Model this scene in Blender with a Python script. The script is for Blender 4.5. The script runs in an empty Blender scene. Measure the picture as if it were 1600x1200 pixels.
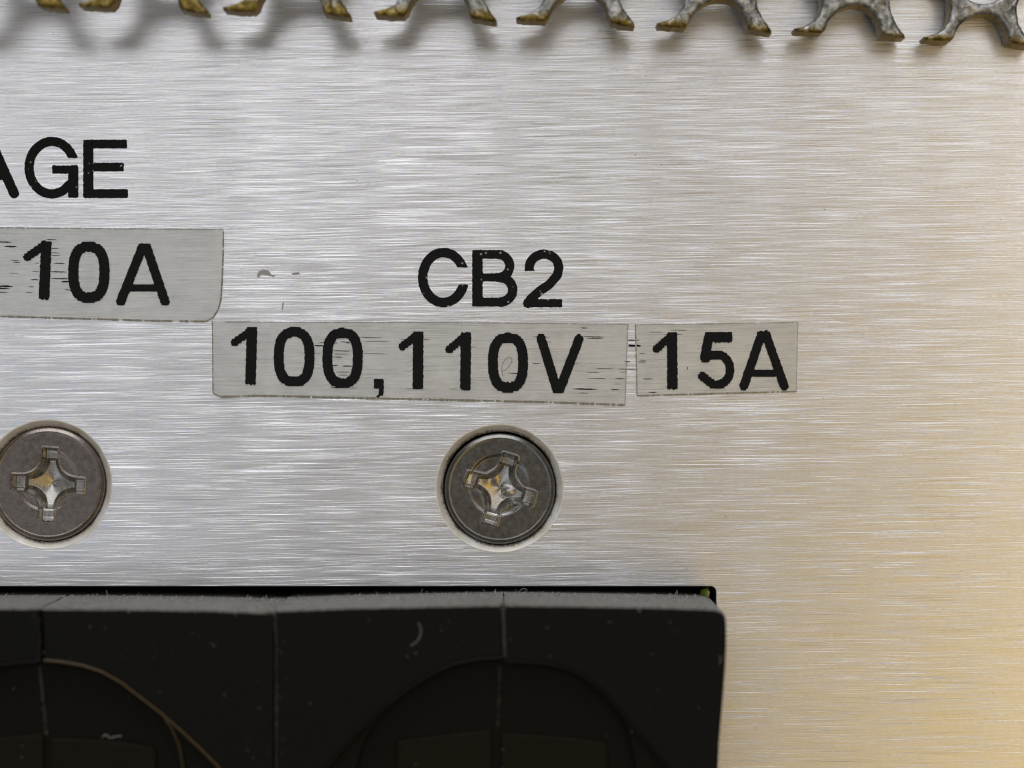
import bpy, bmesh, math, random
import numpy as np
from mathutils import Vector, noise as mnoise

# ------------------------------------------------------------------ scale
S = 1.0 / 32000.0          # metres per photo pixel on the panel plane (about 32 px per mm)
D = 0.110                  # camera distance from the panel
R = math.radians
scene = bpy.context.scene
COL = scene.collection

# ------------------------------------------------------------------ camera
cam_d = bpy.data.cameras.new("camera")
cam = bpy.data.objects.new("camera", cam_d)
COL.objects.link(cam)
cam.location = (0, -D, 0)
cam.rotation_euler = (R(90), 0, 0)
cam_d.sensor_width = 36.0
cam_d.lens = 36.0 * D / (1600 * S)
cam_d.clip_start = 0.005
cam_d.clip_end = 10
cam_d.dof.use_dof = True
cam_d.dof.focus_distance = D
cam_d.dof.aperture_fstop = 21
scene.camera = cam

# ------------------------------------------------------------------ world and lamps (indoor close-up)
world = bpy.data.worlds.new("World")
scene.world = world
world.use_nodes = True
bg = world.node_tree.nodes["Background"]
bg.inputs[0].default_value = (1.0, 0.96, 0.90, 1)
bg.inputs[1].default_value = 0.15


def area(name, loc, target, sx, sy, power, color):
    l = bpy.data.lights.new(name, 'AREA')
    l.shape = 'RECTANGLE'
    l.size, l.size_y, l.energy, l.color = sx, sy, power, color
    o = bpy.data.objects.new(name, l)
    COL.objects.link(o)
    o.location = loc
    d = Vector(target) - Vector(loc)
    o.rotation_euler = d.to_track_quat('-Z', 'Y').to_euler()
    return o


area("window_light", (-0.16, -0.44, 0.17), (0, 0, 0), 0.30, 0.08, 0.22, (0.96, 0.96, 1.0))
area("upper_right_fill", (0.10, -0.42, 0.22), (0, 0, 0), 0.34, 0.18, 0.215, (0.97, 0.97, 1.0))  # unseen light added to fill the upper right of the panel
area("warm_fill", (0.16, -0.46, -0.18), (0.01, 0, -0.01), 0.19, 0.24, 0.18, (1.0, 0.60, 0.02))  # added light, stands in for warm surroundings mirrored by the metal
area("low_light", (-0.20, -0.48, -0.14), (0, 0, 0), 0.22, 0.16, 0.12, (0.78, 0.86, 1.0))  # added neutral fill for the lower left of the panel
area("right_light", (0.22, -0.46, 0.06), (0, 0, 0), 0.14, 0.30, 0.165, (1.0, 0.87, 0.70))
area("overhead_light", (-0.05, -0.20, 0.46), (0, 0, 0), 0.45, 0.25, 1.25, (0.95, 0.97, 1.0))  # added from above to lift the labels, ledge dust and screw rings

scene.view_settings.view_transform = 'Standard'
scene.view_settings.look = 'None'
scene.view_settings.exposure = 0.0
scene.view_settings.gamma = 1.0
scene.cycles.use_denoising = True
scene.cycles.max_bounces = 8
scene.cycles.transparent_max_bounces = 8
scene.cycles.filter_width = 1.2

rng = random.Random(7)
nrg = np.random.RandomState(11)


# ------------------------------------------------------------------ coordinates
def W(px, py, h=0.0):
    """photo position seen at height h (metres) in front of the panel -> world point"""
    k = (D - h) / D
    return Vector(((px - 800) * S * k, -h, (600 - py) * S * k))


# ------------------------------------------------------------------ object helpers
def tag(o, label=None, cat=None, group=None, kind=None):
    if label: o["label"] = label
    if cat: o["category"] = cat
    if group: o["group"] = group
    if kind: o["kind"] = kind
    return o


def link_mesh(name, verts, faces, mats, parent=None, smooth=False, fmat=None, loc=None):
    me = bpy.data.meshes.new(name)
    me.from_pydata([tuple(v) for v in verts], [], faces)
    for m in (mats if isinstance(mats, (list, tuple)) else [mats]):
        me.materials.append(m)
    if fmat is not None:
        me.polygons.foreach_set("material_index", fmat)
    if smooth:
        me.polygons.foreach_set("use_smooth", [True] * len(me.polygons))
    me.validate()
    me.update()
    o = bpy.data.objects.new(name, me)
    COL.objects.link(o)
    if loc is not None:
        o.location = loc
    if parent is not None:
        o.parent = parent
    return o


def empty(name, loc=(0, 0, 0)):
    o = bpy.data.objects.new(name, None)
    o.empty_display_size = 0.004
    COL.objects.link(o)
    o.location = loc
    return o


def child_at(o, parent):
    """keep world geometry while parenting to an unrotated empty"""
    o.parent = parent
    o.location = Vector(o.location) - Vector(parent.location)


def filled(name, loops, mat, y_front, y_back, bevel=0.0, parent=None, res=2, side_mat=None, smooth=False):
    """loops: lists of (x, z) metres; first is the outline, the others holes. Real extrusion along Y."""
    cu = bpy.data.curves.new(name + "_c", 'CURVE')
    cu.dimensions = '2D'
    cu.fill_mode = 'BOTH'
    for lp in loops:
        sp = cu.splines.new('POLY')
        sp.points.add(len(lp) - 1)
        for i, (x, z) in enumerate(lp):
            sp.points[i].co = (x * 1000, z * 1000, 0, 1)
        sp.use_cyclic_u = True
    half = (y_back - y_front) / 2 * 1000
    b = bevel * 1000
    cu.extrude = max(half - b, 1e-4)
    cu.bevel_depth = b
    cu.bevel_resolution = res
    if b > 0:
        cu.offset = -b
    tmp = bpy.data.objects.new(name + "_t", cu)
    COL.objects.link(tmp)
    dg = bpy.context.evaluated_depsgraph_get()
    me = bpy.data.meshes.new_from_object(tmp.evaluated_get(dg))
    bpy.data.objects.remove(tmp)
    bpy.data.curves.remove(cu)
    ym = (y_front + y_back) / 2
    n = len(me.vertices)
    co = np.empty(n * 3)
    me.vertices.foreach_get("co", co)
    co = co.reshape(-1, 3) / 1000
    out = np.stack([co[:, 0], ym - co[:, 2], co[:, 1]], axis=1)
    me.vertices.foreach_set("co", out.ravel())
    me.name = name
    me.materials.clear()
    me.materials.append(mat)
    if side_mat:
        me.materials.append(side_mat)
    bm = bmesh.new()
    bm.from_mesh(me)
    bmesh.ops.remove_doubles(bm, verts=bm.verts, dist=1e-7)
    bm.normal_update()
    for f in bm.faces:
        f.smooth = smooth
        f.material_index = 1 if (side_mat and abs(f.normal.y) < 0.55) else 0
    bm.to_mesh(me)
    bm.free()
    me.update()
    o = bpy.data.objects.new(name, me)
    COL.objects.link(o)
    if parent is not None:
        child_at(o, parent)
    return o


# ------------------------------------------------------------------ node helpers
class NT:
    def __init__(self, name):
        self.m = bpy.data.materials.new(name)
        self.m.use_nodes = True
        self.t = self.m.node_tree
        self.n = self.t.nodes
        self.b = self.n["Principled BSDF"]
        self.out = self.n["Material Output"]

    def new(self, typ, **kw):
        nd = self.n.new(typ)
        for k, v in kw.items():
            setattr(nd, k, v)
        return nd

    def link(self, a, b):
        self.t.links.new(a, b)

    def val(self, sock, v):
        if isinstance(v, bpy.types.NodeSocket):
            self.link(v, sock)
        else:
            sock.default_value = v

    def coords(self, sx=1, sy=1, sz=1, rot=0.0, off=(0, 0, 0)):
        """object coordinates counted in photo pixels, then divided by (sx, sy, sz)"""
        tc = self.new('ShaderNodeTexCoord')
        mp0 = self.new('ShaderNodeMapping')
        mp0.inputs['Rotation'].default_value = (0, rot, 0)
        mp0.inputs['Scale'].default_value = (1, 1, 1)
        self.link(tc.outputs['Object'], mp0.inputs[0])
        if self.warp is not None:
            ad = self.new('ShaderNodeVectorMath', operation='ADD')
            self.link(mp0.outputs[0], ad.inputs[0])
            self.link(self.warp, ad.inputs[1])
            mp0 = ad
        mp = self.new('ShaderNodeMapping')
        mp.inputs['Scale'].default_value = (1 / S / sx, 1 / S / sy, 1 / S / sz)
        mp.inputs['Location'].default_value = off
        self.link(mp0.outputs[0], mp.inputs[0])
        return mp.outputs[0]

    warp = None

    def noise(self, vec, scale=1.0, detail=2.0, rough=0.5, dist=0.0):
        nd = self.new('ShaderNodeTexNoise')
        self.link(vec, nd.inputs['Vector'])
        nd.inputs['Scale'].default_value = scale
        nd.inputs['Detail'].default_value = detail
        nd.inputs['Roughness'].default_value = rough
        nd.inputs['Distortion'].default_value = dist
        return nd

    def ramp(self, sock, stops, interp='LINEAR'):
        r = self.new('ShaderNodeValToRGB')
        r.color_ramp.interpolation = interp
        els = r.color_ramp.elements
        while len(els) > 1:
            els.remove(els[-1])
        els[0].position = stops[0][0]
        for i, (p, c) in enumerate(stops):
            if i:
                e = els.new(p)
            else:
                e = els[0]
            e.color = (c, c, c, 1) if isinstance(c, (int, float)) else (*c, 1)
        self.link(sock, r.inputs[0])
        return r.outputs[0]

    def math(self, op, a, b=None, clamp=False):
        nd = self.new('ShaderNodeMath', operation=op)
        nd.use_clamp = clamp
        self.val(nd.inputs[0], a)
        if b is not None:
            self.val(nd.inputs[1], b)
        return nd.outputs[0]

    def mix(self, fac, a, b, typ='MIX'):
        nd = self.new('ShaderNodeMix', data_type='RGBA', blend_type=typ)
        self.val(nd.inputs[0], fac)
        for s, v in ((nd.inputs[6], a), (nd.inputs[7], b)):
            if isinstance(v, tuple) and len(v) == 3:
                v = (*v, 1)
            self.val(s, v)
        return nd.outputs[2]

    def tilt_normal(self, sx=None, sz=None):
        """tilt the surface normal by slopes (sx along X, sz along Z)"""
        g = self.new('ShaderNodeNewGeometry')
        cb = self.new('ShaderNodeCombineXYZ')
        if sx is not None: self.val(cb.inputs[0], sx)
        if sz is not None: self.val(cb.inputs[2], sz)
        ad = self.new('ShaderNodeVectorMath', operation='ADD')
        self.link(g.outputs['Normal'], ad.inputs[0])
        self.link(cb.outputs[0], ad.inputs[1])
        nm = self.new('ShaderNodeVectorMath', operation='NORMALIZE')
        self.link(ad.outputs[0], nm.inputs[0])
        return nm.outputs[0]

    def set(self, **kw):
        for k, v in kw.items():
            self.val(self.b.inputs[k.replace('_', ' ')], v)


def c4(r, g, b): return (r, g, b, 1)


# ------------------------------------------------------------------ materials
PROUGH, GTILT, GROOVE = 0.35, 0.82, 0.23
def mat_panel():
    t = NT("brushed_aluminium")
    rot = R(0.9)

    def centred(nd, k):
        return t.math('MULTIPLY', t.math('SUBTRACT', nd.outputs['Fac'], 0.5), k)
    # the brushing wanders a little instead of running dead straight
    wn = t.noise(t.coords(700, 700, 170), 1, 1, 0.5).outputs['Fac']
    wc = t.new('ShaderNodeCombineXYZ')
    t.link(t.math('MULTIPLY', t.math('SUBTRACT', wn, 0.5), 6 * S), wc.inputs[2])
    t.warp = wc.outputs[0]
    fine = t.noise(t.coords(80, 60, 0.55, rot), 1, 2, 0.6)
    mid = t.noise(t.coords(190, 90, 1.0, rot, (7, 3, 5)), 1, 2, 0.6)
    wide = t.noise(t.coords(420, 90, 9, rot, (3, 9, 1)), 1, 2, 0.5)
    micro = t.noise(t.coords(8, 8, 1.0, rot, (1, 5, 8)), 1, 1, 0.5)
    grain = t.noise(t.coords(1.5, 1.5, 1.5), 1, 1, 0.5).outputs['Fac']
    # patches where the brushing bites deeper
    patch = t.noise(t.coords(240, 60, 26, rot, (2, 1, 6)), 1, 2, 0.5).outputs['Fac']
    patch = t.ramp(patch, [(0.35, 0.6), (0.62, 1.0)])
    # single crisp grooves, a pixel or so thick, whose upper flank catches the light
    g1 = t.noise(t.coords(110, 60, 0.72, rot, (11, 4, 2)), 1, 1, 0.5).outputs['Fac']
    g2 = t.noise(t.coords(250, 60, 0.9, R(0.6), (5, 14, 7)), 1, 1, 0.5).outputs['Fac']
    groove = t.math('MAXIMUM', t.ramp(g1, [(0.55, 0.0), (0.70, 1.0)]), t.ramp(g2, [(0.61, 0.0), (0.68, 1.0)]))
    groove = t.math('MULTIPLY', groove, t.ramp(patch, [(0.3, 0.55), (1.0, 1.0)]))
    dark = t.ramp(t.noise(t.coords(190, 60, 0.85, R(1.0), (9, 2, 2)), 1, 1, 0.5).outputs['Fac'], [(0.62, 0.0), (0.72, 1.0)])
    s = t.math('ADD', centred(fine, 0.55), centred(mid, 0.45))
    s = t.math('ADD', s, centred(micro, 0.25))
    s = t.math('ADD', s, centred(wide, 0.08))
    s = t.math('MULTIPLY', s, patch)
    tilt = t.math('ADD', t.math('MULTIPLY', s, GTILT), t.math('MULTIPLY', groove, GROOVE))
    tilt = t.math('SUBTRACT', tilt, t.math('MULTIPLY', dark, 0.15))
    nrm = t.tilt_normal(sz=tilt, sx=centred(micro, 0.05))
    tone = t.math('ADD', s, 0.5)
    col = t.ramp(tone, [(0.30, (0.66, 0.665, 0.68)), (0.5, (0.80, 0.805, 0.815)), (0.70, (0.92, 0.92, 0.925))])
    # thin interference tints in the grooves
    hue = t.noise(t.coords(26, 60, 3.0, rot, (4, 4, 4)), 1, 1, 0.5)
    tint = t.ramp(hue.outputs['Fac'], [(0.34, (0.96, 0.965, 1.05)), (0.47, (1.0, 1.0, 1.0)), (0.56, (1.0, 1.005, 0.98)), (0.68, (1.03, 0.975, 0.96))])
    col = t.mix(0.9, col, tint, 'MULTIPLY')
    col = t.mix(t.math('MULTIPLY', dark, 0.5), col, (0.30, 0.29, 0.31))
    col = t.mix(t.math('MULTIPLY', grain, 0.22), col, (0.62, 0.61, 0.60))
    # small dark pits and specks
    pv = t.noise(t.coords(5, 5, 5, 0, (2, 8, 1)), 1, 1, 0.4).outputs['Fac']
    pit = t.ramp(pv, [(0.775, 0.0), (0.80, 1.0)])
    col = t.mix(t.math('MULTIPLY', pit, 0.7), col, (0.22, 0.21, 0.24))
    rough = t.math('SUBTRACT', PROUGH, t.math('MULTIPLY', groove, 0.10))
    t.set(Base_Color=col, Metallic=0.95, Roughness=rough, Anisotropic=0.5, Normal=nrm)
    t.b.inputs['Specular IOR Level'].default_value = 0.4
    cb = t.new('ShaderNodeCombineXYZ')
    cb.inputs[2].default_value = 1
    t.link(cb.outputs[0], t.b.inputs['Tangent'])
    return t.m


def mat_simple(name, col, rough=0.5, metal=0.0, spec=0.5):
    t = NT(name)
    t.set(Base_Color=c4(*col), Roughness=rough, Metallic=metal)
    t.b.inputs['Specular IOR Level'].default_value = spec
    return t


def mat_ink(name, specks, base=(0.006, 0.006, 0.0065)):
    t = NT(name)
    n = t.noise(t.coords(4, 4, 4), 1, 3, 0.6).outputs['Fac']
    col = t.ramp(n, [(0.3, base), (0.75, tuple(c * 1.9 for c in base))])
    if specks:
        v = t.new('ShaderNodeTexVoronoi')
        t.link(t.coords(11, 11, 11), v.inputs['Vector'])
        v.inputs['Scale'].default_value = 1
        sp = t.ramp(v.outputs['Distance'], [(0.11, 1.0), (0.19, 0.0)])
        sel = t.noise(t.coords(30, 30, 30, 0, (5, 1, 3)), 1, 0).outputs['Fac']
        sel = t.ramp(sel, [(0.44, 0.0), (0.50, 1.0)])
        col = t.mix(t.math('MULTIPLY', t.math('MULTIPLY', sp, sel), 0.8), col, (0.42, 0.42, 0.40))
    bp = t.new('ShaderNodeBump')
    bp.inputs['Strength'].default_value = 0.5
    bp.inputs['Distance'].default_value = 1.2 * S
    t.link(n, bp.inputs['Height'])
    t.set(Base_Color=col, Roughness=0.62, Normal=bp.outputs[0])
    t.b.inputs['Specular IOR Level'].default_value = 0.12
    return t.m


def mat_film():
    """thin clear film whose matt face dulls the brushing underneath"""
    t = NT("clear_label_film")
    n = t.noise(t.coords(30, 30, 2.0, R(0.9)), 1, 3, 0.6).outputs['Fac']
    g = t.noise(t.coords(2.2, 2.2, 2.2), 1, 2, 0.6).outputs['Fac']
    cl = t.noise(t.coords(40, 40, 25), 1, 2, 0.5).outputs['Fac']
    col = t.ramp(n, [(0.3, (0.87, 0.88, 0.865)), (0.7, (0.97, 0.975, 0.955))])
    col = t.mix(t.math('MULTIPLY', g, 0.30), col, (0.58, 0.57, 0.54))
    t.set(Base_Color=col, Roughness=0.46, Metallic=0.90, Anisotropic=0.4)
    cb = t.new('ShaderNodeCombineXYZ')
    cb.inputs[2].default_value = 1
    t.link(cb.outputs[0], t.b.inputs['Tangent'])
    tr = t.new('ShaderNodeBsdfTransparent')
    tr.inputs[0].default_value = (0.95, 0.95, 0.935, 1)
    mx = t.new('ShaderNodeMixShader')
    ln = t.ramp(t.noise(t.coords(90, 60, 1.0, R(0.9), (3, 1, 2)), 1, 1, 0.5).outputs['Fac'], [(0.56, 0.0), (0.68, 1.0)])
    front = t.math('SUBTRACT', 1.0, t.new('ShaderNodeNewGeometry').outputs['Backfacing'])   # only the matt face scatters
    haze = t.math('SUBTRACT', t.math('ADD', t.math('MULTIPLY', cl, 0.4), 0.32), t.math('MULTIPLY', ln, 0.30))
    t.link(t.math('MULTIPLY', haze, front), mx.inputs[0])
    t.link(tr.outputs[0], mx.inputs[1])
    t.link(t.b.outputs[0], mx.inputs[2])
    t.link(mx.outputs[0], t.out.inputs[0])
    return t.m


def mat_screw(name, warm):
    t = NT(name)
    n = t.noise(t.coords(9, 9, 9), 1, 4, 0.65).outputs['Fac']
    f = t.noise(t.coords(2.2, 2.2, 2.2, 0, (3, 3, 3)), 1, 3, 0.6).outputs['Fac']
    a = (0.15, 0.147, 0.14) if not warm else (0.20, 0.168, 0.15)
    b = (0.21, 0.205, 0.195) if not warm else (0.27, 0.235, 0.21)
    col = t.ramp(n, [(0.3, a), (0.7, b)])
    col = t.mix(t.math('MULTIPLY', t.ramp(f, [(0.6, 0.0), (0.72, 1.0)]), 0.35), col, (0.12, 0.11, 0.10))
    bp = t.new('ShaderNodeBump')
    bp.inputs['Strength'].default_value = 0.25
    bp.inputs['Distance'].default_value = 0.8 * S
    t.link(f, bp.inputs['Height'])
    t.set(Base_Color=col, Metallic=0.95, Roughness=t.ramp(n, [(0.3, 0.23), (0.7, 0.30)]), Normal=bp.outputs[0])
    return t.m


def mat_countersink():
    t = NT("countersunk_bare_metal")
    g = t.noise(t.coords(3.5, 3.5, 3.5), 1, 3, 0.65).outputs['Fac']
    b = t.noise(t.coords(26, 26, 26), 1, 2, 0.5).outputs['Fac']
    col = t.ramp(b, [(0.3, (0.66, 0.61, 0.50)), (0.7, (0.84, 0.83, 0.80))])
    # grime packed against the screw head: radius measured in object space
    tc = t.new('ShaderNodeTexCoord')
    ln = t.new('ShaderNodeVectorMath', operation='MULTIPLY')
    ln.inputs[1].default_value = (1 / S, 0, 1 / S)
    t.link(tc.outputs['Object'], ln.inputs[0])
    le = t.new('ShaderNodeVectorMath', operation='LENGTH')
    t.link(ln.outputs[0], le.inputs[0])
    rad = t.math('ADD', le.outputs['Value'], t.math('MULTIPLY', t.math('ADD', t.math('MULTIPLY', t.math('SUBTRACT', g, 0.5), 1.6), t.math('MULTIPLY', t.math('SUBTRACT', b, 0.5), 0.8)), 12))
    dirt = t.ramp(t.math('DIVIDE', rad, 100), [(0.885, 1.0), (0.925, 0.0)])
    col = t.mix(t.math('MULTIPLY', dirt, 0.85), col, (0.045, 0.04, 0.035))
    t.set(Base_Color=col, Metallic=0.25, Roughness=0.42)
    return t.m


def mat_plastic(name, base=(0.0045, 0.0045, 0.0043), dusty=True):
    t = NT(name)
    n = t.noise(t.coords(7, 7, 7), 1, 4, 0.6).outputs['Fac']
    col = t.ramp(n, [(0.3, base), (0.8, tuple(c * 1.5 for c in base))])
    v = t.new('ShaderNodeTexVoronoi')
    t.link(t.coords(22, 22, 22), v.inputs['Vector'])
    v.inputs['Scale'].default_value = 1
    sp = t.ramp(v.outputs['Distance'], [(0.035, 1.0), (0.075, 0.0)])
    sel = t.noise(t.coords(40, 40, 40, 0, (5, 1, 3)), 1, 0).outputs['Fac']
    sel = t.ramp(sel, [(0.54, 0.0), (0.60, 1.0)])
    col = t.mix(t.math('MULTIPLY', t.math('MULTIPLY', sp, sel), 0.45), col, (0.22, 0.21, 0.19))
    if dusty:
        # settled dust lies on whatever faces up
        g = t.new('ShaderNodeNewGeometry')
        sx = t.new('ShaderNodeSeparateXYZ')
        t.link(g.outputs['Normal'], sx.inputs[0])
        d1 = t.noise(t.coords(4, 4, 4, 0, (1, 2, 3)), 1, 5, 0.75).outputs['Fac']
        up = t.math('ADD', sx.outputs[2], t.math('MULTIPLY', t.math('SUBTRACT', d1, 0.5), 0.55))
        fac = t.ramp(up, [(0.25, 0.0), (0.62, 1.0)])
        dc = t.ramp(d1, [(0.3, (0.11, 0.108, 0.10)), (0.7, (0.25, 0.245, 0.23))])
        col = t.mix(fac, col, dc)
    t.set(Base_Color=col, Roughness=0.55)
    t.b.inputs['Specular IOR Level'].default_value = 0.10
    return t.m


def mat_zinc():
    t = NT("mottled_zinc")
    n = t.noise(t.coords(12, 12, 12), 1, 5, 0.62, 0.5).outputs['Fac']
    m = t.noise(t.coords(24, 24, 24, 0, (6, 2, 1)), 1, 2, 0.5).outputs['Fac']
    col = t.ramp(n, [(0.32, (0.08, 0.08, 0.07)), (0.5, (0.26, 0.265, 0.255)), (0.68, (0.60, 0.61, 0.62))])
    # yellow passivation left by the cut feet; the cut edge slopes 0.04 down to the right
    tc = t.new('ShaderNodeTexCoord')
    sp = t.new('ShaderNodeSeparateXYZ')
    t.link(tc.outputs['Object'], sp.inputs[0])
    zpx = t.math('DIVIDE', sp.outputs[2], S)
    xpx = t.math('DIVIDE', sp.outputs[0], S)
    zz = t.math('ADD', zpx, t.math('MULTIPLY', xpx, 0.041))
    zz = t.math('ADD', zz, t.math('MULTIPLY', t.math('SUBTRACT', n, 0.5), 30))
    low = t.ramp(t.math('DIVIDE', t.math('SUBTRACT', zz, 550), 60), [(0.14, 1.0), (0.34, 0.0)])
    yl = t.ramp(n, [(0.32, (0.05, 0.03, 0.008)), (0.5, (0.20, 0.145, 0.03)), (0.70, (0.46, 0.37, 0.14))])
    fac = t.math('MAXIMUM', low, t.math('MULTIPLY', t.ramp(m, [(0.58, 0.0), (0.70, 1.0)]), 0.4))
    col = t.mix(fac, col, yl)
    bp = t.new('ShaderNodeBump')
    bp.inputs['Strength'].default_value = 1.0
    bp.inputs['Distance'].default_value = 2.5 * S
    t.link(n, bp.inputs['Height'])
    t.set(Base_Color=col, Metallic=0.75, Roughness=0.34, Normal=bp.outputs[0])
    return t.m


def mat_cut_edge():
    t = NT("yellow_passivated_cut_edge")
    n = t.noise(t.coords(6, 6, 6), 1, 4, 0.7, 0.4).outputs['Fac']
    col = t.ramp(n, [(0.3, (0.05, 0.03, 0.008)), (0.5, (0.20, 0.13, 0.025)), (0.72, (0.50, 0.36, 0.10))])
    bp = t.new('ShaderNodeBump')
    bp.inputs['Strength'].default_value = 0.8
    bp.inputs['Distance'].default_value = 2.5 * S
    t.link(n, bp.inputs['Height'])
    t.set(Base_Color=col, Metallic=0.45, Roughness=0.45, Normal=bp.outputs[0])
    return t.m


M_panel = mat_panel()
M_print = mat_ink("screen_printed_ink", True)
M_toner = mat_ink("label_ink", False, (0.006, 0.006, 0.0065))
M_film = mat_film()
M_screwA = mat_screw("screw_steel_warm", True)
M_screwB = mat_screw("screw_steel", False)
M_recess = mat_screw("screw_recess_steel", False)
for _e, _c in zip([n for n in M_recess.node_tree.nodes if n.type == "VALTORGB"][0].color_ramp.elements, ((0.34, 0.325, 0.30, 1), (0.50, 0.48, 0.45, 1))):
    _e.color = _c
M_sink = mat_countersink()
M_black = mat_plastic("black_housing_plastic")
M_deep = mat_plastic("black_recess_plastic", (0.004, 0.0036, 0.0022), False)
M_rock = mat_plastic("rocker_plastic", (0.007, 0.0058, 0.0026), False)
M_zinc = mat_zinc()
M_cut = mat_cut_edge()
M_dark = mat_simple("dark_interior", (0.010, 0.016, 0.034), 0.7, 0, 0.2).m
M_lipL = mat_simple("warm_lit_lip", (0.055, 0.032, 0.006), 0.3, 0, 0.5).m  # black plastic lip with the warm highlight put into its colour
M_lipR = mat_simple("dim_lit_lip", (0.009, 0.007, 0.003), 0.4, 0, 0.2).m  # dimmer copy of the lip, a weaker highlight put into its colour
M_dust = mat_simple("grey_dust", (0.28, 0.27, 0.25), 0.95, 0, 0.1).m
M_dust2 = mat_simple("beige_dust", (0.36, 0.345, 0.31), 0.95, 0, 0.1).m
M_dust3 = mat_simple("dull_lint", (0.15, 0.14, 0.115), 0.95, 0, 0.1).m
M_grime = mat_simple("adhesive_grime", (0.27, 0.25, 0.20), 0.8, 0, 0.2).m
M_scuff = mat_simple("scuff_residue", (0.36, 0.355, 0.34), 0.7, 0, 0.2).m
M_wire = mat_simple("yellow_green_wire", (0.26, 0.22, 0.03), 0.4, 0, 0.4).m
M_wire2 = mat_simple("green_stripe", (0.10, 0.16, 0.02), 0.4, 0, 0.4).m


def P(px, py):
    return ((px - 800) * S, (600 - py) * S)


# ------------------------------------------------------------------ the brushed panel
SC = {'left': (74.0, 757.0), 'right': (780.5, 763.0)}
PTH = 0.0020
outer = [P(-900, -700), P(2500, -700), P(2500, 2100), P(-900, 2100)]


def circle(cx, cy, r, n=128):
    return [P(cx + r * math.cos(2 * math.pi * i / n), cy + r * math.sin(2 * math.pi * i / n)) for i in range(n)]


def rrect(x0, y0, x1, y1, r, n=8):
    pts = []
    for cx, cy, a0 in ((x1 - r, y0 + r, -90), (x1 - r, y1 - r, 0), (x0 + r, y1 - r, 90), (x0 + r, y0 + r, 180)):
        for i in range(n + 1):
            a = R(a0 + 90 * i / n)
            pts.append(P(cx + r * math.cos(a), cy + r * math.sin(a)))
    return pts


slot = rrect(-322, 916, 1119, 1790, 9)
panel = filled("front_panel", [outer, circle(*SC['left'], 100), circle(*SC['right'], 99), slot],
               M_panel, 0.0, PTH, 0.00003, res=1)
tag(panel, "brushed aluminium equipment panel filling the picture, printed AGE and CB2 in black", "metal panel")

# dark closed space behind the panel
x0, z0 = P(-880, 2080)
x1, z1 = P(2480, -680)
ya, yb = PTH + 0.0002, 0.035
vs = [(x, y, z) for y in (ya, yb) for (x, z) in ((x0, z0), (x1, z0), (x1, z1), (x0, z1))]
chassis = link_mesh("chassis_interior", vs, [(4, 5, 6, 7), (0, 1, 5, 4), (1, 2, 6, 5), (2, 3, 7, 6), (3, 0, 4, 7)], M_dark)
tag(chassis, "dark space behind the slot of the panel", kind="structure")

# scuffs on the panel: flat residue, a hair proud of the metal
def blob(name, pts, mat, y, parent, th=0.00001):
    return filled(name, [[P(*p) for p in pts]], mat, y - th, y, 0, parent)


blob("scuff_mark", [(401, 432), (404, 424), (412, 421), (420, 423), (424, 429), (431, 430), (428, 433), (416, 430), (408, 429), (405, 434)],
     M_scuff, 0, panel)
blob("scuff_mark", [(455, 427), (466, 425), (470, 428), (458, 430)], M_scuff, 0, panel)
blob("scuff_mark", [(441, 474), (444, 472), (442, 484), (440, 484)], M_scuff, 0, panel)


# ------------------------------------------------------------------ lettering (stroke shapes turned into thin raised ink)
def arc(cx, cy, rx, ry, a0, a1, n=40, e=2.0):
    out = []
    for i in range(n + 1):
        a = R(a0 + (a1 - a0) * i / n)
        c, s = math.cos(a), math.sin(a)
        out.append((cx + rx * math.copysign(abs(c) ** (2 / e), c), cy + ry * math.copysign(abs(s) ** (2 / e), s)))
    return out


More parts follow.
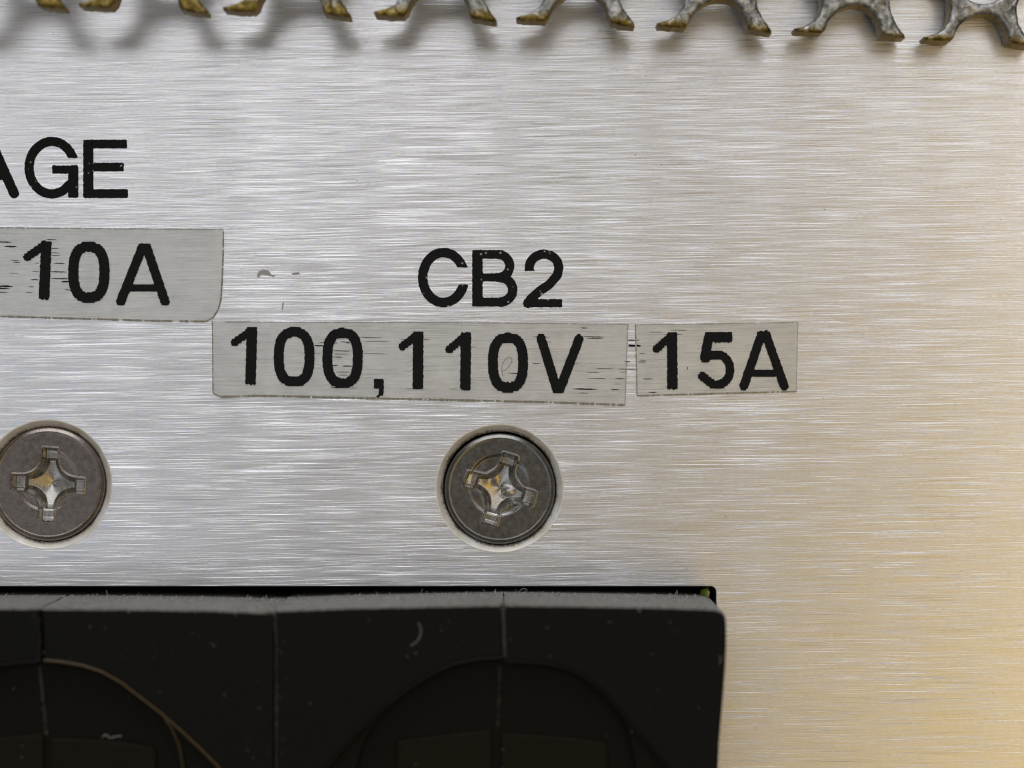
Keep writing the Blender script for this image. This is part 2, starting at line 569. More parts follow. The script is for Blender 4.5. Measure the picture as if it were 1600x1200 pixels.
def glyph(name, strokes, y, th, mat, parent, jag=0.0, step=0.8, label=None, cut=None, seed=0):
    """strokes: list of (points, width, cap) with cap 'r' round or 'b' butt"""
    g = np.random.RandomState(seed + 17)
    xs = [p[0] for s in strokes for p in s[0]]
    ys = [p[1] for s in strokes for p in s[0]]
    wmax = max(s[1] for s in strokes)
    ax, bx, ay, by = min(xs) - wmax, max(xs) + wmax, min(ys) - wmax, max(ys) + wmax
    nx, ny = int((bx - ax) / step) + 2, int((by - ay) / step) + 2
    gx = ax + np.arange(nx) * step
    gy = ay + np.arange(ny) * step
    X, Y = np.meshgrid(gx, gy)
    X0, Y0 = X.copy(), Y.copy()
    if jag > 0:
        band = 3.7
        k = np.floor(Y / band)
        Y = Y * 0.35 + (k + 0.5) * band * 0.65
        ki = (k - k.min()).astype(int)
        off = g.uniform(-1, 1, ki.max() + 1) * 0.22 * jag
        X = X + off[ki]
    sd = np.full(X.shape, 1e9)
    for pts, w, cap in strokes:
        for i, (p, q) in enumerate(zip(pts[:-1], pts[1:])):
            dx, dy = q[0] - p[0], q[1] - p[1]
            L2 = dx * dx + dy * dy + 1e-9
            tt = ((X - p[0]) * dx + (Y - p[1]) * dy) / L2
            tc = np.clip(tt, 0, 1)
            d = np.hypot(X - p[0] - tc * dx, Y - p[1] - tc * dy) - w / 2
            if cap == 'b' and len(pts) == 2:
                L = math.sqrt(L2)
                perp = np.abs((X - p[0]) * dy - (Y - p[1]) * dx) / L - w / 2
                along = np.maximum(-tt * L, (tt - 1) * L)
                rr = 2.2
                qx, qy = perp + rr, along + rr
                d = np.hypot(np.maximum(qx, 0), np.maximum(qy, 0)) + np.minimum(np.maximum(qx, qy), 0) - rr
            sd = np.minimum(sd, d)
    for (qx0, qy0, qx1, qy1) in (cut or ()):
        ex, ey = np.maximum(qx0 - X0, X0 - qx1), np.maximum(qy0 - Y0, Y0 - qy1)
        sd = np.maximum(sd, -np.maximum(ex, ey))
    # small wander of the edge
    ph = g.uniform(0, 6.28, 6)
    amp = 0.28
    sd += amp * (np.sin(X0 * 0.9 + ph[0]) * np.sin(Y0 * 0.8 + ph[1]) + 0.7 * np.sin(X0 * 0.37 + ph[2] + Y0 * 0.5))
    if jag:
        sd += (g.rand(*sd.shape) - 0.5) * 0.5 * jag
        hair = np.maximum(0, g.rand(sd.shape[1]) - 0.6)[None, :] * np.clip((Y0 - (by + ay) / 2) / 20, 0, 1)
        sd -= hair * 1.6 * jag * np.abs(np.sin(X0 * 0.5))
    verts, vid, faces, edge = [], {}, [], {}

    def vert(key, x, y_):
        if key not in vid:
            vid[key] = len(verts)
            verts.append((x, y_))
        return vid[key]
    ins = sd < 0
    for j in range(ny - 1):
        row = ins[j] | ins[j + 1]
        for i in np.nonzero(row[:-1] | row[1:])[0]:
            c = [(i, j), (i + 1, j), (i + 1, j + 1), (i, j + 1)]
            poly = []
            for a in range(4):
                p, q = c[a], c[(a + 1) % 4]
                vp, vq = sd[p[1], p[0]], sd[q[1], q[0]]
                if vp < 0:
                    poly.append(vert(p, gx[p[0]], gy[p[1]]))
                if (vp < 0) != (vq < 0):
                    f = vp / (vp - vq)
                    key = (min(p, q), max(p, q))
                    poly.append(vert(key, gx[p[0]] + f * (gx[q[0]] - gx[p[0]]), gy[p[1]] + f * (gy[q[1]] - gy[p[1]])))
            if len(poly) >= 3:
                faces.append(poly)
                for a, b in zip(poly, poly[1:] + poly[:1]):
                    edge[(a, b)] = edge.get((a, b), 0) + 1
    n = len(verts)
    v3 = [((x - 800) * S, y - th, (600 - yy) * S) for x, yy in verts]
    f3 = [f for f in faces]
    bord = [(a, b) for (a, b) in edge if (b, a) not in edge]
    base = {}
    for a, b in bord:
        for k in (a, b):
            if k not in base:
                base[k] = len(v3)
                v3.append((v3[k][0], y, v3[k][2]))
    for a, b in bord:
        f3.append((b, a, base[a], base[b]))
    o = link_mesh(name, v3, f3, mat)
    if parent is not None:
        child_at(o, parent)
    if label: o["label"] = label
    return o


def stroke(*pts, w=15, cap='r'):
    return (list(pts), w, cap)


TH = 0.000022
# AGE
glyph("printed_letter", [stroke((-17, 224), (-55, 303), w=15.5), stroke((-13, 224), (22, 302), w=15.5), stroke((-44, 275), (10, 275), w=13)],
      0, TH, M_print, panel, label="black letter A cut off by the left edge", seed=1)
glyph("printed_letter", [(arc(81, 262, 35.5, 41, -12, -318, 50), 14.5, 'r'), stroke((88, 265), (114, 265), w=13, cap='b'),
                         stroke((81.5, 264.8), (90, 264.8), w=13, cap='b'), stroke((114.5, 259), (114.5, 309), w=16, cap='b')],
      0, TH, M_print, panel, cut=[(98, 247, 140, 258)], label="black letter G", seed=2)
glyph("printed_letter", [stroke((138, 218.5), (138, 309.5), w=16, cap='b'), stroke((131, 225), (198.5, 225), w=13.5, cap='b'),
                         stroke((131, 261), (193.5, 261), w=13.5, cap='b'), stroke((131, 302.5), (200, 302.5), w=14, cap='b')],
      0, TH, M_print, panel, label="black letter E", seed=3)
# CB2
glyph("printed_letter", [(arc(693, 433.7, 32.5, 39, -12, -348, 60), 15, 'r')], 0, TH, M_print, panel, cut=[(706, 418, 760, 444.5)], label="black letter C", seed=4)
glyph("printed_letter", [stroke((746, 390.5), (746, 479), w=16.5, cap='b'), stroke((742, 397.5), (778, 397.5), w=13.5, cap='b'),
                         stroke((742, 433.5), (780, 433.5), w=12.5, cap='b'), stroke((742, 472), (780, 472), w=14, cap='b'),
                         (arc(778, 415.5, 18.5, 18, -90, 90, 24), 14.5, 'r'), (arc(781, 452.8, 20, 19.2, -90, 90, 24), 15, 'r')],
      0, TH, M_print, panel, label="black letter B", seed=5)
glyph("printed_digit", [(arc(850, 418.5, 23, 21.5, -215, 12, 36) + [(870, 431), (859, 444), (843, 455), (829, 467), (824.5, 474)], 14.5, 'r'),
                        stroke((818, 473.7), (878.5, 473.7), w=13, cap='b')],
      0, TH, M_print, panel, cut=[(810, 423.5, 840, 440)], label="black digit 2", seed=6)


# ------------------------------------------------------------------ stuck-on labels
LY = 0.00006


def label_film(name, pts, text, group="clear printed labels stuck on the panel"):
    e = empty("adhesive_label", (0, 0, 0))
    cx = sum(p[0] for p in pts) / len(pts)
    cy = sum(p[1] for p in pts) / len(pts)
    x, z = P(cx, cy)
    e.location = (x, 0, z)
    tag(e, text, "label", group)
    o = filled("film", [[P(*p) for p in pts]], M_film, -LY, 0, 0, e)
    return e


def rim(parent, pts, w, seed, mat=None):
    """thin broken line of grime caught along an edge of the film"""
    r2 = random.Random(seed)
    vs, fs = [], []
    dense = []
    for p, q in zip(pts[:-1], pts[1:]):
        n = max(2, int(math.dist(p, q) / 3))
        for i in range(n):
            t = i / n
            dense.append((p[0] + (q[0] - p[0]) * t, p[1] + (q[1] - p[1]) * t))
    dense.append(pts[-1])
    for i in range(len(dense) - 1):
        a, b = Vector(dense[i]), Vector(dense[i + 1])
        d = (b - a)
        if d.length < 1e-6 or r2.random() < 0.06:
            continue
        nn = Vector((-d.y, d.x)).normalized()
        wa = w * r2.uniform(0.45, 1.25) / 2
        y0, y1 = 0.0, -LY - 0.000012
        k = len(vs)
        for (pt, s) in ((a, 1), (a, -1), (b, -1), (b, 1)):
            q = pt + nn * wa * s
            for y in (y1, y0):
                vs.append(((q.x - 800) * S, y, (600 - q.y) * S))
        fs += [(k, k + 2, k + 4, k + 6), (k, k + 1, k + 3, k + 2), (k + 2, k + 3, k + 5, k + 4), (k + 4, k + 5, k + 7, k + 6), (k + 6, k + 7, k + 1, k)]
    o = link_mesh("grime_line", vs, fs, mat or M_grime)
    o["kind"] = "stuff"
    child_at(o, parent)


def smears(parent, items, seed):
    """short dashes of label ink dragged sideways along the brushing"""
    r2 = random.Random(seed)
    vs, fs = [], []
    y = -LY - 0.000008
    for (x0, x1, yy, w) in items:
        n = max(3, int((x1 - x0) / 2.5))
        top, bot = [], []
        for i in range(n + 1):
            t = i / n
            env = min(1, 4 * t, 4 * (1 - t)) * 0.8 + 0.1
            x = x0 + (x1 - x0) * t
            yc = yy + 0.02 * (x - x0) + r2.uniform(-.25, .25)
            top.append((x, yc - w * env / 2 * r2.uniform(.6, 1.1)))
            bot.append((x, yc + w * env / 2 * r2.uniform(.6, 1.1)))
        k = len(vs)
        for p in top + bot:
            vs.append(((p[0] - 800) * S, y, (600 - p[1]) * S))
        for i in range(n):
            fs.append((k + i, k + i + 1, k + n + 1 + i + 1, k + n + 1 + i))
    nv = len(vs)
    vs += [(v[0], -LY, v[2]) for v in vs]
    fs2 = list(fs)
    for f in fs:
        for a, b in zip(f, f[1:] + f[:1]):
            fs2.append((b, a, a + nv, b + nv))
    o = link_mesh("ink_smear", vs, fs2, M_toner)
    o["kind"] = "stuff"
    child_at(o, parent)


def rand_smears(n, x0, x1, y0, y1, seed):
    r2 = random.Random(seed)
    return [(x, x + r2.uniform(8, 34), r2.uniform(y0, y1), r2.uniform(0.7, 1.6)) for x in [r2.uniform(x0, x1 - 20) for _ in range(n)]]


def one(sx_top, sx_bot, y0, y1, fx, fy, w=16.5):
    return [stroke((sx_top, y0), (sx_bot, y1), w=w, cap='b'),
            stroke((fx, fy), (sx_top - 3, y0 + 7), w=12.5, cap='r')]


def zero(x0, x1, y0, y1, w=15.5, tilt=0):
    cx, cy = (x0 + x1) / 2, (y0 + y1) / 2
    pts = arc(cx, cy, (x1 - x0) / 2 - w / 2, (y1 - y0) / 2 - w / 2 + 1.2, 0, 360, 60, 2.6)
    return [([(x - (yy - cy) * tilt, yy) for x, yy in pts], w, 'r')]


def letter_a(ax, ay, lx, rx, by, cbar, w=14.5):
    return [stroke((ax - 3.5, ay + 4), (lx, by - 3), w=w), stroke((ax + 3.5, ay + 4), (rx, by - 3), w=w),
            stroke((ax - 11, ay + 6.5), (ax + 11, ay + 6.5), w=13, cap='b'),
            stroke((lx + 13, cbar), (rx - 13, cbar), w=11, cap='b')]


GY = -LY
# 10A
L1pts = [(-420, 353), (0, 356), (349, 358.5), (348.5, 400), (347, 440), (345, 468), (341, 483), (333, 496), (322, 502), (240, 501), (100, 497), (0, 494), (-420, 488)]
L1 = label_film("l", L1pts, "clear label reading 10A with a rounded corner, cut off by the left edge")
glyph("printed_digit", one(73, 69, 376, 468, 43, 402), GY, TH, M_toner, L1, 1, label="black digit 1", seed=11)
glyph("printed_digit", zero(107, 171.5, 379, 472, 16, 0.0), GY, TH, M_toner, L1, 1, label="black digit 0", seed=12)
glyph("printed_letter", letter_a(226, 383, 189, 258, 474, 450.5), GY, TH, M_toner, L1, 1, label="black letter A", seed=13)
smears(L1, [(-4, 19, 378, 2.6), (6, 27, 385, 2.6), (16, 32, 406.5, 1.4), (20, 32, 409.5, 1.4), (-6, 21, 447, 3.6), (-6, 16, 450.5, 2.6), (-6, 13, 456.5, 1.6),
            (72, 89, 374.5, 1.6), (80, 93, 388, 1.6), (80, 94, 395, 1.2), (80, 95, 399, 1.2), (84, 102, 411.5, 1.8), (78, 105, 424.6, 2.2),
            (79, 108, 435, 1.8), (47, 62, 437, 1.8), (96, 110, 440, 3), (45, 54, 448, 1.8), (101, 111, 453, 1.6), (50, 62, 424, 1.0), (55, 62, 411, 1.2),
            (40, 52, 457, 1.0), (15, 30, 427, .8)], 21)
rim(L1, [(349, 358.5), (348.5, 400), (347, 440), (345, 468), (341, 483), (333, 496), (322, 502)], 2.0, 31)
rim(L1, [(322, 502), (240, 501), (100, 497), (0, 494), (-100, 492)], 2.6, 32)
rim(L1, [(-100, 355), (0, 356), (120, 357), (349, 358.5)], 1.5, 33, M_scuff)

# 100,110V
L2pts = [(332, 502), (520, 503.5), (720, 504), (981, 506.5), (979, 560), (976.5, 632.5), (850, 628), (700, 624.5), (560, 621.5), (400, 618), (345, 620), (333, 614)]
L2 = label_film("l", L2pts, "long clear label reading 100,110V right above the right screw")
glyph("printed_digit", one(394, 391.5, 511, 601, 367, 535), GY, TH, M_toner, L2, 1, label="leftmost black digit 1", seed=14)
glyph("printed_digit", zero(428, 491.6, 512.5, 603), GY, TH, M_toner, L2, 1, label="black digit 0 after the leftmost 1", seed=15)
glyph("printed_digit", zero(504, 567, 513.5, 605), GY, TH, M_toner, L2, 1, label="black digit 0 before the comma", seed=16)
glyph("printed_comma", [stroke((592, 592.5), (592, 608), w=15.5, cap='b'), stroke((596.2, 600), (595.5, 618), w=7.5, cap='b'), stroke((594, 617), (590, 619), w=4)],
      GY, TH, M_toner, L2, 0.6, seed=17)
glyph("printed_digit", one(653.5, 653, 517.5, 608, 629, 541), GY, TH, M_toner, L2, 1, label="black digit 1 after the comma", seed=18)
glyph("printed_digit", one(728, 727, 519.5, 609, 702, 546), GY, TH, M_toner, L2, 1, label="black digit 1 before the last 0", seed=19)
glyph("printed_digit", zero(762.5, 825, 521, 612), GY, TH, M_toner, L2, 1, label="black digit 0 before the V", seed=20)
glyph("printed_letter", [stroke((845.5, 529), (870, 608), w=14.5), stroke((904.5, 530), (875, 608), w=14.5)], GY, TH, M_toner, L2, 1, label="black letter V", seed=21)
smears(L2, [(498, 508, 535, 1.2), (490, 508, 540, 2.2), (516, 528, 535.5, 1.6), (541, 548, 535.5, 1.8), (560, 598, 527, 1.2), (566, 610, 533, .8), (520, 548, 548, 1.4),
            (520, 545, 553, 1), (520, 536, 558, 1.4), (519, 529, 571, 1.8), (534, 552, 571.8, 1.8), (525, 548, 581, 1.2), (528, 545, 586, 1), (516, 530, 605.5, 1.6), (545, 558, 606, 1),
            (560, 606, 552, .7), (624, 648, 530.5, 1.1), (658, 672, 530.5, 1.1), (632, 665, 607.5, 1.1), (700, 716, 607.5, 1),
            (910, 944, 526, 1.6), (914, 944, 528.5, 1.4), (894, 934, 607.5, 2.6), (904, 920, 614, 1.2), (954, 968, 608.5, 1.6), (960, 976, 591.5, 1.4),
            (932, 946, 591.5, 1.0), (930, 960, 575.5, 1.0), (965, 982, 576.5, 1.3), (975, 985, 565, 1.2), (898, 904, 567.5, 1), (968, 978, 581, .8), (958, 970, 600, .7)]
       + rand_smears(10, 520, 960, 512, 615, 5), 22)
rim(L2, [(332, 502), (333, 614), (345, 620)], 1.7, 34)
rim(L2, [(345, 620), (400, 618), (560, 621.5), (700, 624.5), (850, 628), (976.5, 632.5)], 3.2, 35)
rim(L2, [(981, 506.5), (979, 560), (976.5, 632.5)], 1.6, 36, M_scuff)
rim(L2, [(350, 502.5), (520, 503.5), (720, 504), (981, 506.5)], 1.2, 37, M_scuff)

# 15A
L3pts = [(993, 507.6), (1120, 505.5), (1246.5, 503.5), (1245.5, 560), (1244, 611.5), (1120, 614.5), (995.5, 618)]
L3 = label_film("l", L3pts, "short clear label reading 15A, rightmost of the labels")
glyph("printed_digit", one(1050, 1050.5, 519.5, 608.5, 1026, 545, 16), GY, TH, M_toner, L3, 1, label="black digit 1", seed=23)
glyph("printed_digit", [stroke((1101, 527), (1144, 527), w=15.5, cap='b'), stroke((1107, 528), (1101, 559), w=15, cap='r'),
                        ([(1103, 560), (1111, 555)] + arc(1120, 577.5, 20.5, 23.5, -100, 130, 34) + [(1097.5, 588)], 13.5, 'r')],
      GY, TH, M_toner, L3, 1, label="black digit 5", seed=24)
glyph("printed_letter", letter_a(1193, 519, 1162, 1225, 606, 583.5, 14), GY, TH, M_toner, L3, 1, label="black letter A", seed=25)
smears(L3, [(993.5, 1000, 531.5, 1.6), (993.5, 1002, 540, 4), (997, 1009, 565.5, 1.6), (1000, 1010, 563, 1), (1004, 1020, 591.8, 1.6), (1013, 1026, 613, 2),
            (998, 1008, 552, 1), (1073, 1074.5, 575, 6)] + rand_smears(3, 998, 1120, 515, 605, 9), 23)
rim(L3, [(993, 507.6), (995.5, 618)], 1.6, 38)
rim(L3, [(995.5, 618), (1120, 614.5), (1244, 611.5)], 2.0, 39)
rim(L3, [(993, 507.6), (1120, 505.5), (1246.5, 503.5)], 1.0, 40, M_scuff)
rim(L3, [(1246.5, 503.5), (1244, 611.5)], 0.9, 41, M_scuff)
# one dash of ink that lies on the bare metal between the two labels
blob("ink_mark", [(981.5, 530.5), (992.5, 531), (992.5, 532.5), (982, 532.3)], M_toner, 0, panel)
blob("ink_mark", [(982, 538), (992.5, 538.4), (992.5, 542), (982, 541.6)], M_toner, 0, panel)
blob("ink_mark", [(981, 576.3), (992, 576.4), (992, 577.4), (981, 577.3)], M_toner, 0, panel)


# ------------------------------------------------------------------ screws
def smooth01(t):
    t = np.clip(t, 0, 1)
    return t * t * (3 - 2 * t)


def make_screw(cx, cy, rad, rot, mat, label, worn, seed):
    """flat head of radius rad px with a Phillips recess sunk into it"""
    x, z = P(cx, cy)
    root = empty("screw", (x, 0, z))
    tag(root, label, "screw", "countersunk cross-head screws in the panel")
    na = 360
    radii = np.concatenate([np.linspace(0, 64, 88), np.linspace(66, rad - 10, 6), np.linspace(rad - 9, rad, 16)])
    A = np.arange(na) * 2 * math.pi / na
    Rr, AA = np.meshgrid(radii, A, indexing='ij')
    X, Y = Rr * np.cos(AA), Rr * np.sin(AA)          # y down, as in the photo
    ca, sa = math.cos(R(rot)), math.sin(R(rot))
    U, V = X * ca + Y * sa, -X * sa + Y * ca

    def box(u, v, a, b, r=2.0):
        qx, qy = np.abs(u) - a + r, np.abs(v) - b + r
        return np.hypot(np.maximum(qx, 0), np.maximum(qy, 0)) + np.minimum(np.maximum(qx, qy), 0) - r

    def cross(u, v, L, w, k):
        a, b = box(u, v, L, w), box(u, v, w, L)
        h = np.maximum(k - np.abs(a - b), 0) / k
        return np.minimum(a, b) - h * h * k / 4
    g = np.random.RandomState(seed)
    wob = 0.8 * worn * (np.sin(U * 0.21 + 1) * np.cos(V * 0.17 + 2))
    s1 = cross(U, V, 57, 12.6, 34) + wob
    s2 = cross(U, V, 40, 8.0, 42)
    rho = np.hypot(U, V)
    H = np.zeros_like(Rr) - 2.5
    # shallow dish left by the punch
    dx, dy = X + 2, Y + 6
    dish = smooth01((50 - np.hypot(dx, dy)) / 7.0) * (0.6 + 0.4 * np.sin(AA * 2 + 1.0 + seed))
    H -= dish * (3.2 if worn else 1.3)
    # swaged lip along the recess
    H += 0.7 * np.exp(-((s1 - 0.3) / 1.3) ** 2)
    H -= 20 * smooth01(-s1 / 4.0)
    H -= 9 * smooth01(-s2 / 5.0)
    H -= 7 * np.clip((34 - rho) / 34.0, 0, 1) * (s2 < 0) * smooth01(-s2 / 5.0)
    # raised faceted knot where the floor has been chewed by the driver
    if worn:
        H += 4 * np.exp(-(((X - 12) / 9) ** 2 + ((Y - 6) / 7) ** 2)) * (s1 < 0)
        H += 2.5 * np.exp(-(((X + 16) / 9) ** 2 + ((Y + 12) / 9) ** 2)) * (s1 < 0)
    # chamfered rim with a fine turned step
    H -= 4.0 * np.clip((Rr - (rad - 8)) / 8.0, 0, 1) ** 2
    H += 0.7 * np.exp(-((Rr - (rad - 6.5)) / 1.3) ** 2)
    nr = len(radii)
    top = [(X[i, j] * S, -H[i, j] * S, -Y[i, j] * S) for i in range(nr) for j in range(na)]
    fh, fr = [], []
    s1c = s1
    for i in range(nr - 1):
        for j in range(na):
            j2 = (j + 1) % na
            f = (i * na + j, i * na + j2, (i + 1) * na + j2, (i + 1) * na + j)
            sv = (s1c[i, j] + s1c[i, j2] + s1c[i + 1, j2] + s1c[i + 1, j]) / 4
            (fr if sv < 0 else fh).append(f)
    # side of the head going down into the countersink
    base = len(top)
    side = []
    for k, (rr, hh) in enumerate(((rad, -9), (rad - 10, -30), (rad - 40, -60))):
        for j in range(na):
            side.append((rr * math.cos(A[j]) * S, -hh * S, -rr * math.sin(A[j]) * S))
    prev = (nr - 1) * na
    for k in range(3):
        cur = base + k * na
        for j in range(na):
            j2 = (j + 1) % na
            fh.append((prev + j, prev + j2, cur + j2, cur + j))
        prev = cur

    def compact(faces, verts):
        used = sorted({i for f in faces for i in f})
        mp = {k: n for n, k in enumerate(used)}
        return [verts[k] for k in used], [tuple(mp[i] for i in f) for f in faces]
    allv = top + side
    v, f = compact(fh, allv)
    link_mesh("screw_head", v, f, mat, root, True)
    v, f = compact(fr, allv)
    link_mesh("cross_recess", v, f, M_recess, root, True)
    return root


def make_countersink(cx, cy, r, seed):
    x, z = P(cx, cy)
    prof = [(r + 1.5, 0.35), (r, 0.4), (r - 1.5, -1.2), (r - 5, -5.0), (r - 9, -10), (r - 10.5, -13), (r - 11, -40), (r - 11, -64)]
    na = 128
    vs, fs = [], []
    for rr, h in prof:
        for j in range(na):
            a = 2 * math.pi * j / na
            wob = 0.5 * mnoise.noise(Vector((math.cos(a) * 2, math.sin(a) * 2, seed)))
            vs.append(((rr + wob) * math.cos(a) * S, -h * S, -(rr + wob) * math.sin(a) * S))
    for k in range(len(prof) - 1):
        for j in range(na):
            j2 = (j + 1) % na
            fs.append((k * na + j, k * na + j2, (k + 1) * na + j2, (k + 1) * na + j))
    o = link_mesh("countersink", vs, fs, M_sink, None, True, loc=(x, 0, z))
    o.parent = panel
    return o


make_countersink(*SC['left'], 100, 1)
make_countersink(*SC['right'], 99, 2)
make_screw(74.5, 756.5, 89, 3.5, M_screwA, "cross-head screw with a clean upright cross, below the 10A label, cut by the left edge", 0, 3)
make_screw(781, 764, 86.5, 17.5, M_screwB, "cross-head screw with a tilted, chewed cross, below the 100,110V label", 1, 4)


# ------------------------------------------------------------------ circuit breakers
HB = 0.0062      # how far the housings stand in front of the panel


def Q(pts, h):
    k = (D - h) / D
    return [((px - 800) * S * k, (600 - py) * S * k) for px, py in pts]


def tube(pts, r, seg=10):
    vs, fs = [], []
    pts = [Vector(p) for p in pts]
    for i, p in enumerate(pts):
        t = (pts[min(i + 1, len(pts) - 1)] - pts[max(i - 1, 0)]).normalized()
        up = Vector((0, 1, 0)) if abs(t.y) < 0.9 else Vector((1, 0, 0))
        u = t.cross(up).normalized()
        v = t.cross(u)
        for k in range(seg):
            a = 2 * math.pi * k / seg
            vs.append(p + (u * math.cos(a) + v * math.sin(a)) * r)
    for i in range(len(pts) - 1):
        for k in range(seg):
            k2 = (k + 1) % seg
            fs.append((i * seg + k, i * seg + k2, (i + 1) * seg + k2, (i + 1) * seg + k))
    return vs, fs


def make_breaker(center, halves, steps, floors, rockers, lips, label):
    x, z = Q([center], HB)[0]
    root = empty("circuit_breaker", (x, 0, z))
    tag(root, label, "circuit breaker", "black circuit breakers side by side in the slot")
    for pts in halves:
        filled("housing", [Q(pts, HB)], M_black, -HB, 0.012, 0.00014, root, res=3)
    for pts in steps:
        filled("recess_step", [Q(pts, HB - 0.0004)], M_deep, -HB + 0.0004, -HB + 0.0030, 0.00004, root)
    for pts in floors:
        filled("recess_floor", [Q(pts, HB - 0.0008)], M_deep, -HB + 0.0008, -HB + 0.0045, 0, root)
    for pts, r_, m_ in lips:
        p3, n = [], len(pts)
        for i in range(n - 1):
            for q in range(4):
                f = q / 4
                p3.append(W(pts[i][0] + (pts[i + 1][0] - pts[i][0]) * f, pts[i][1] + (pts[i + 1][1] - pts[i][1]) * f, HB - 0.6 * S))
        p3.append(W(*pts[-1], HB - 0.6 * S))
        v, f = tube(p3, r_ * S, 10)
        o = link_mesh("recess_lip", v, f, m_, None, True)
        child_at(o, root)
    for pts in rockers:
        filled("rocker", [Q(pts, HB - 0.0006)], M_rock, -HB + 0.0006, -HB + 0.0030, 0.00008, root, res=3)
    return root


# left breaker: seam near x = 62
L_half_r = [(64.5, 950.5), (200, 951), (330, 953), (428.5, 957), (428.5, 1800), (69, 1800), (69, 1745), (300, 1720), (382, 1640), (386, 1270), (362, 1222), (340, 1197),
            (310, 1167), (280, 1139), (250, 1113), (220, 1090), (190, 1067), (160, 1050), (130, 1040), (95, 1034), (69, 1031.5)]
L_half_l = [(-290, 950), (61.5, 950), (61, 1033), (30, 1035), (0, 1039), (-40, 1052), (-90, 1085), (-150, 1135), (-210, 1197), (-250, 1270), (-250, 1640),
            (-170, 1720), (59, 1745), (59, 1800), (-290, 1800)]
L_steps = [[(74, 1024), (120, 1026), (170, 1040), (215, 1075), (258, 1118), (272, 1142), (284, 1168), (291, 1202), (292, 1260), (400, 1260), (400, 1000), (74, 1000)]]
L_floor = [[(-270, 1005), (400, 1005), (400, 1750), (-270, 1750)]]
L_rock = [[(79, 1153), (150, 1156), (200, 1161), (240, 1168), (244, 1178), (238, 1560), (79, 1560)],
          [(-110, 1172), (-60, 1160), (0, 1152), (64, 1147), (68, 1150), (68, 1560), (-106, 1560)]]
make_breaker((70, 1350), [L_half_l, L_half_r], L_steps, L_floor, L_rock,
             [(L_half_r[6:8] and L_half_r[8:] , 1.9, M_lipL), (L_half_l[2:9], 1.2, M_lipR), ([(254, 1117), (268, 1138), (280, 1165), (286, 1200), (287, 1262)], 1.1, M_lipL)],
             "black two-pole circuit breaker at bottom left, its curved lip edge clearly visible")

R_half_l = [(430.8, 953.5), (520, 950), (650, 947), (785, 944.5), (785, 1027), (745, 1030), (710, 1037), (680, 1050), (640, 1075), (600, 1105), (560, 1142), (525, 1181),
            (495, 1220), (470, 1275), (470, 1640), (550, 1720), (772, 1745), (772, 1800), (430.8, 1800)]
R_half_r = [(787.5, 944.5), (900, 946), (1020, 948), (1092, 950.3), (1118, 951.5), (1128, 955.5), (1133.5, 963), (1135, 978), (1135, 1010), (1133, 1050), (1129, 1100), (1124, 1160),
            (1121, 1210), (1118, 1300), (1116, 1800), (784, 1800), (784, 1745), (1000, 1720), (1075, 1640), (1078, 1255), (1045, 1200), (1015, 1166), (990, 1138), (965, 1106), (945, 1083),
            (920, 1063), (890, 1046), (850, 1036), (788.5, 1033)]
R_steps = [[(776, 1015), (776, 1030), (720, 1034), (675, 1056), (640, 1080), (604, 1112), (578, 1142), (564, 1172), (556, 1200), (553, 1262), (450, 1262), (450, 1015)],
           [(790, 1015), (790, 1034), (850, 1038), (900, 1055), (940, 1085), (968, 1116), (984, 1150), (994, 1200), (996, 1262), (1095, 1262), (1095, 1015)]]
R_floor = [[(450, 1010), (1100, 1010), (1100, 1750), (450, 1750)]]
R_rock = [[(620, 1158), (680, 1150), (730, 1145), (765, 1141), (768, 1146), (768, 1560), (620, 1560)],
          [(783, 1146), (840, 1149), (900, 1154), (945, 1160), (950, 1172), (950, 1560), (783, 1560)]]
make_breaker((780, 1350), [R_half_l, R_half_r], R_steps, R_floor, R_rock,
             [(R_half_l[4:15], 1.3, M_lipR), (R_half_r[18:], 1.0, M_lipR)],
             "black two-pole circuit breaker at bottom centre with a rounded right corner")

wp = [W(1094, 960, -0.002), W(1098, 942, -0.0008), W(1102, 925, -0.0003), W(1104, 914, -0.0014), W(1106, 900, -0.0035)]
vs, fs = tube(wp, 0.00024, 12)
fm = [1 if (i % 12) in (2, 3) else 0 for i in range(len(fs))]
wire = link_mesh("wire", vs, fs, [M_wire, M_wire2], None, True, fm)
tag(wire, "tiny yellow-green wire showing in the right end of the slot", "wire")


# ------------------------------------------------------------------ dust and lint
def hairs(name, spots, seed, label, mat=M_dust):
    r2 = random.Random(seed)
    vs, fs = [], []
    for (p, n, L, r) in spots:
        d = Vector((r2.uniform(-1, 1), r2.uniform(-1, 1), r2.uniform(-1, 1)))
        d = (d + n * 0.5).normalized() * L / 3
        pts = [p]
        for _ in range(3):
            d = (d + Vector((r2.uniform(-1, 1), r2.uniform(-1, 1), r2.uniform(-1, 1))) * L * 0.22)
            pts.append(pts[-1] + d)
        v, f = tube(pts, r, 3)
        k = len(vs)
        vs += v
        fs += [tuple(i + k for i in q) for q in f]
    o = link_mesh(name, vs, fs, mat)
    tag(o, label, "dust", kind="stuff")
    return o


